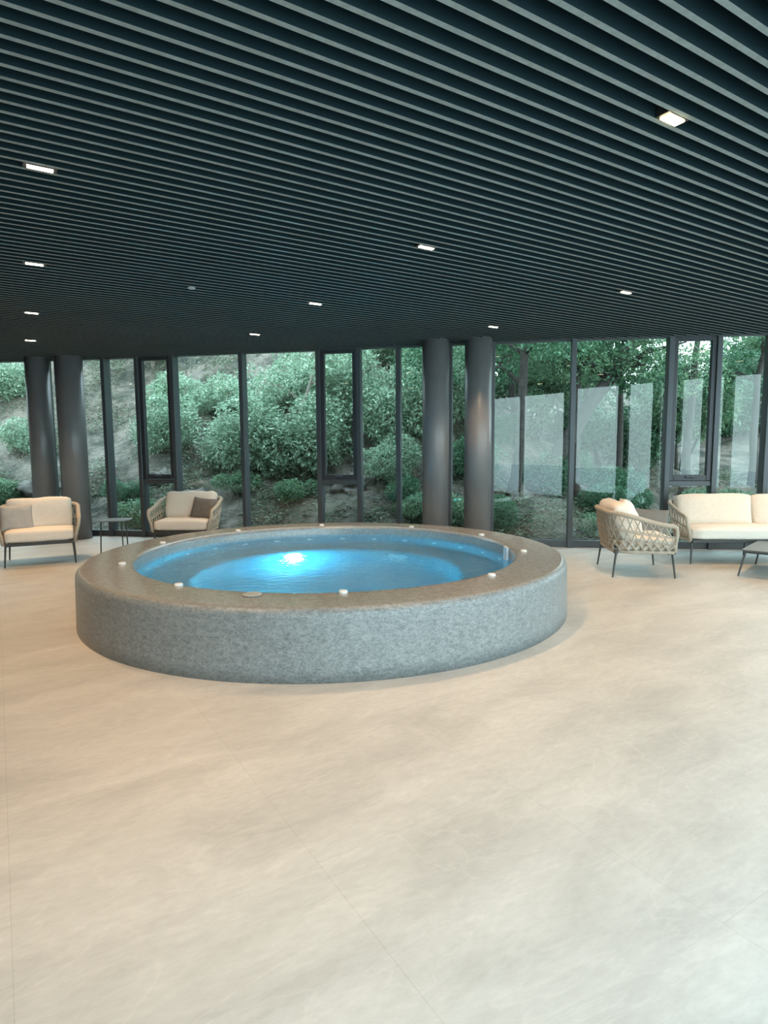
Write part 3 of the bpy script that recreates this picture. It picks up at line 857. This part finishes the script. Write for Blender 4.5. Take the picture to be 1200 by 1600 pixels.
me = bpy.data.meshes.new('ground_creepers'); me.from_pydata([tuple(v) for v in vs], [], fs); me.update()
tag(link('ground_creepers', me, M['leaf_creeper']), 'patchy green and brown creepers covering the earth slope behind the windows', 'creepers', kind='stuff')

# trees: trunk with boughs, one crown each
def tree(x, y, H, lean, r0, crown, cnt, size, mat, bark, label, seed, group=None, bend=.0, cz=.75):
    rnd = random.Random(seed)
    z = hill_z(x, y)-.1
    root = tag(empty('tree', (x, y, z)), label, 'tree', group)
    top = Vector((lean[0], lean[1], H)); pts = []; rad = []
    n = 9
    for i in range(n+1):
        t = i/n
        p = top*t+Vector((math.sin(t*PI)*bend+rnd.uniform(-.04, .04), rnd.uniform(-.05, .05), 0))
        p.z = H*t
        pts.append(p); rad.append(r0*(1-.65*t)*(1.25 if i == 0 else 1))
    bm = bmesh.new(); tube(bm, pts, rad, 10)
    bl = []
    for i in range(rnd.randint(6, 9)):
        a = rnd.uniform(0, 2*PI); L = crown*rnd.uniform(.5, 1.)
        t = rnd.uniform(.45, .95); s = pts[int(t*n)]
        e = s+Vector((math.cos(a)*L, math.sin(a)*L, L*rnd.uniform(.1, .55)))
        m = s.lerp(e, .5)+Vector((0, 0, .12*L))
        tube(bm, [s, m, e], [r0*.42, r0*.28, r0*.08], 7)
        for _ in range(3):
            q = m.lerp(e, rnd.uniform(.1, .9)); d = Vector((rnd.uniform(-1, 1), rnd.uniform(-1, 1), rnd.uniform(-.3, .7)))*L*.4
            tube(bm, [q, q+d*.5+Vector((0, 0, .05)), q+d], [r0*.15, r0*.1, r0*.03], 5)
        rr = crown*rnd.uniform(.32, .5)
        bl.append((e.x, e.y, e.z, rr, rr, rr*.6))
        bl.append((m.x, m.y, m.z+.1, rr*.7, rr*.7, rr*.4))
    obj('trunk', bm, M[bark], root, smooth=True)
    if cnt:
        me = leaf_mesh('crown', bl, cnt, size, seed); me.materials.append(M[mat])
        o = bpy.data.objects.new('crown', me); C.objects.link(o); o.parent = root
    return root
GT = 'background forest trees behind the right windows'
tree(2.5, 11.9, 5.2, (-.2, .3), .12, 1.7, 9000, .085, 'leaf_dark', 'bark', 'dark curved forked tree trunk outside just right of the middle columns', 31, bend=.32)
tree(3.1, 12.8, 5.4, (3.6, .5), .19, 1.6, 7000, .085, 'leaf_mid', 'bark', 'tree trunk leaning far to the right behind the windows right of the columns', 32)
tree(4.0, 12.9, 5.5, (.1, .2), .09, 1.7, 8500, .085, 'leaf_dark', 'bark', 'thin upright dark tree behind the mullion above the side-on armchair', 33)
tree(1.0, 11.4, 4.6, (-.1, .3), .085, 1.3, 5000, .085, 'leaf_dark', 'bark', 'thin brown tree trunk seen between the two middle columns', 34)
for i, (x, y, H) in enumerate([(5.6, 14.6, 6.2), (7.4, 15.2, 6.4), (9.3, 15.6, 6.2), (3.4, 15.6, 6.4), (1.6, 15.2, 6.2), (6.3, 19.5, 7.5), (3.0, 19.5, 7.2), (13.5, 22, 7.5), (9.0, 21.5, 8.0)]):
    tree(x, y, H, (random.uniform(-.5, .5), .2), .11, 2.1, 11000 if x < 7 else 6500, .115, 'leaf_mid' if i % 2 else 'leaf_dark', 'bark', 'tall leafy tree with dark upright trunk in the forest behind the right windows', 60+i, GT)
tree(-2.2, 13.2, 3.4, (1.1, .2), .05, 1.2, 3500, .085, 'leaf_pale', 'bark_pale', 'slender pale leaning tree with bare crooked branches behind the window left of centre', 41)
tree(-8.0, 14.5, 4.2, (.8, .0), .06, 1.3, 2600, .085, 'leaf_pale', 'bark_pale', 'slender pale tree on the slope behind the leftmost window', 42)
# boulders on the slope
for i, (x, y, s) in enumerate([(-7.2, 13.0, .4), (-3.8, 12.3, .35), (-.6, 12.4, .35), (-4.7, 13.0, .3)]):
    bm = bmesh.new(); bmesh.ops.create_icosphere(bm, subdivisions=4, radius=1)
    for v in bm.verts:
        q = v.co.copy(); v.co = q*(1+.6*noise.noise(q*1.6+Vector((i*5, 0, 0)))+.25*noise.noise(q*4)+.1*noise.noise(q*9)); v.co.z *= .7
    o = obj('boulder', bm, M['rock'], loc=(x, y, hill_z(x, y)), smooth=True); o.scale = (s, s, s)
    tag(o, 'brown weathered boulder on the slope behind the left windows', 'boulder', 'boulders on the left slope')

# ------------------------------------------------------------------ daylight
w = bpy.data.worlds.new('overcast_sky'); S.world = w; w.use_nodes = True
nt = w.node_tree; bg = nt.nodes['Background']
tc = nt.nodes.new('ShaderNodeTexCoord'); sp = nt.nodes.new('ShaderNodeSeparateXYZ'); rp = nt.nodes.new('ShaderNodeValToRGB')
nt.links.new(tc.outputs['Generated'], sp.inputs[0]); nt.links.new(sp.outputs['Z'], rp.inputs['Fac'])
rp.color_ramp.elements[0].color = (.74, .96, 1.0, 1); rp.color_ramp.elements[1].color = (.58, .84, 1.0, 1)
nt.links.new(rp.outputs['Color'], bg.inputs['Color']); bg.inputs['Strength'].default_value = 3.9

# ------------------------------------------------------------------ camera
f_px = 960.; th = math.atan((800-699.)/f_px); ro = math.atan(.007)
F = Vector((0, math.cos(th), -math.sin(th))); R0 = Vector((1, 0, 0)); U0 = R0.cross(F)
R = R0*math.cos(ro)-U0*math.sin(ro); U = R.cross(F)
cam = bpy.data.cameras.new('camera'); co = bpy.data.objects.new('camera', cam); C.objects.link(co)
co.matrix_world = Matrix(((R.x, U.x, -F.x, 0), (R.y, U.y, -F.y, 0), (R.z, U.z, -F.z, 1.5), (0, 0, 0, 1)))
cam.sensor_fit = 'VERTICAL'; cam.sensor_height = 36; cam.sensor_width = 27; cam.lens = 36*f_px/1600; cam.clip_start = .05; cam.clip_end = 300
S.camera = co
S.view_settings.view_transform = 'Standard'; S.view_settings.look = 'None'; S.view_settings.gamma = 1
S.view_settings.use_curve_mapping = False; S.view_settings.exposure = 0.75
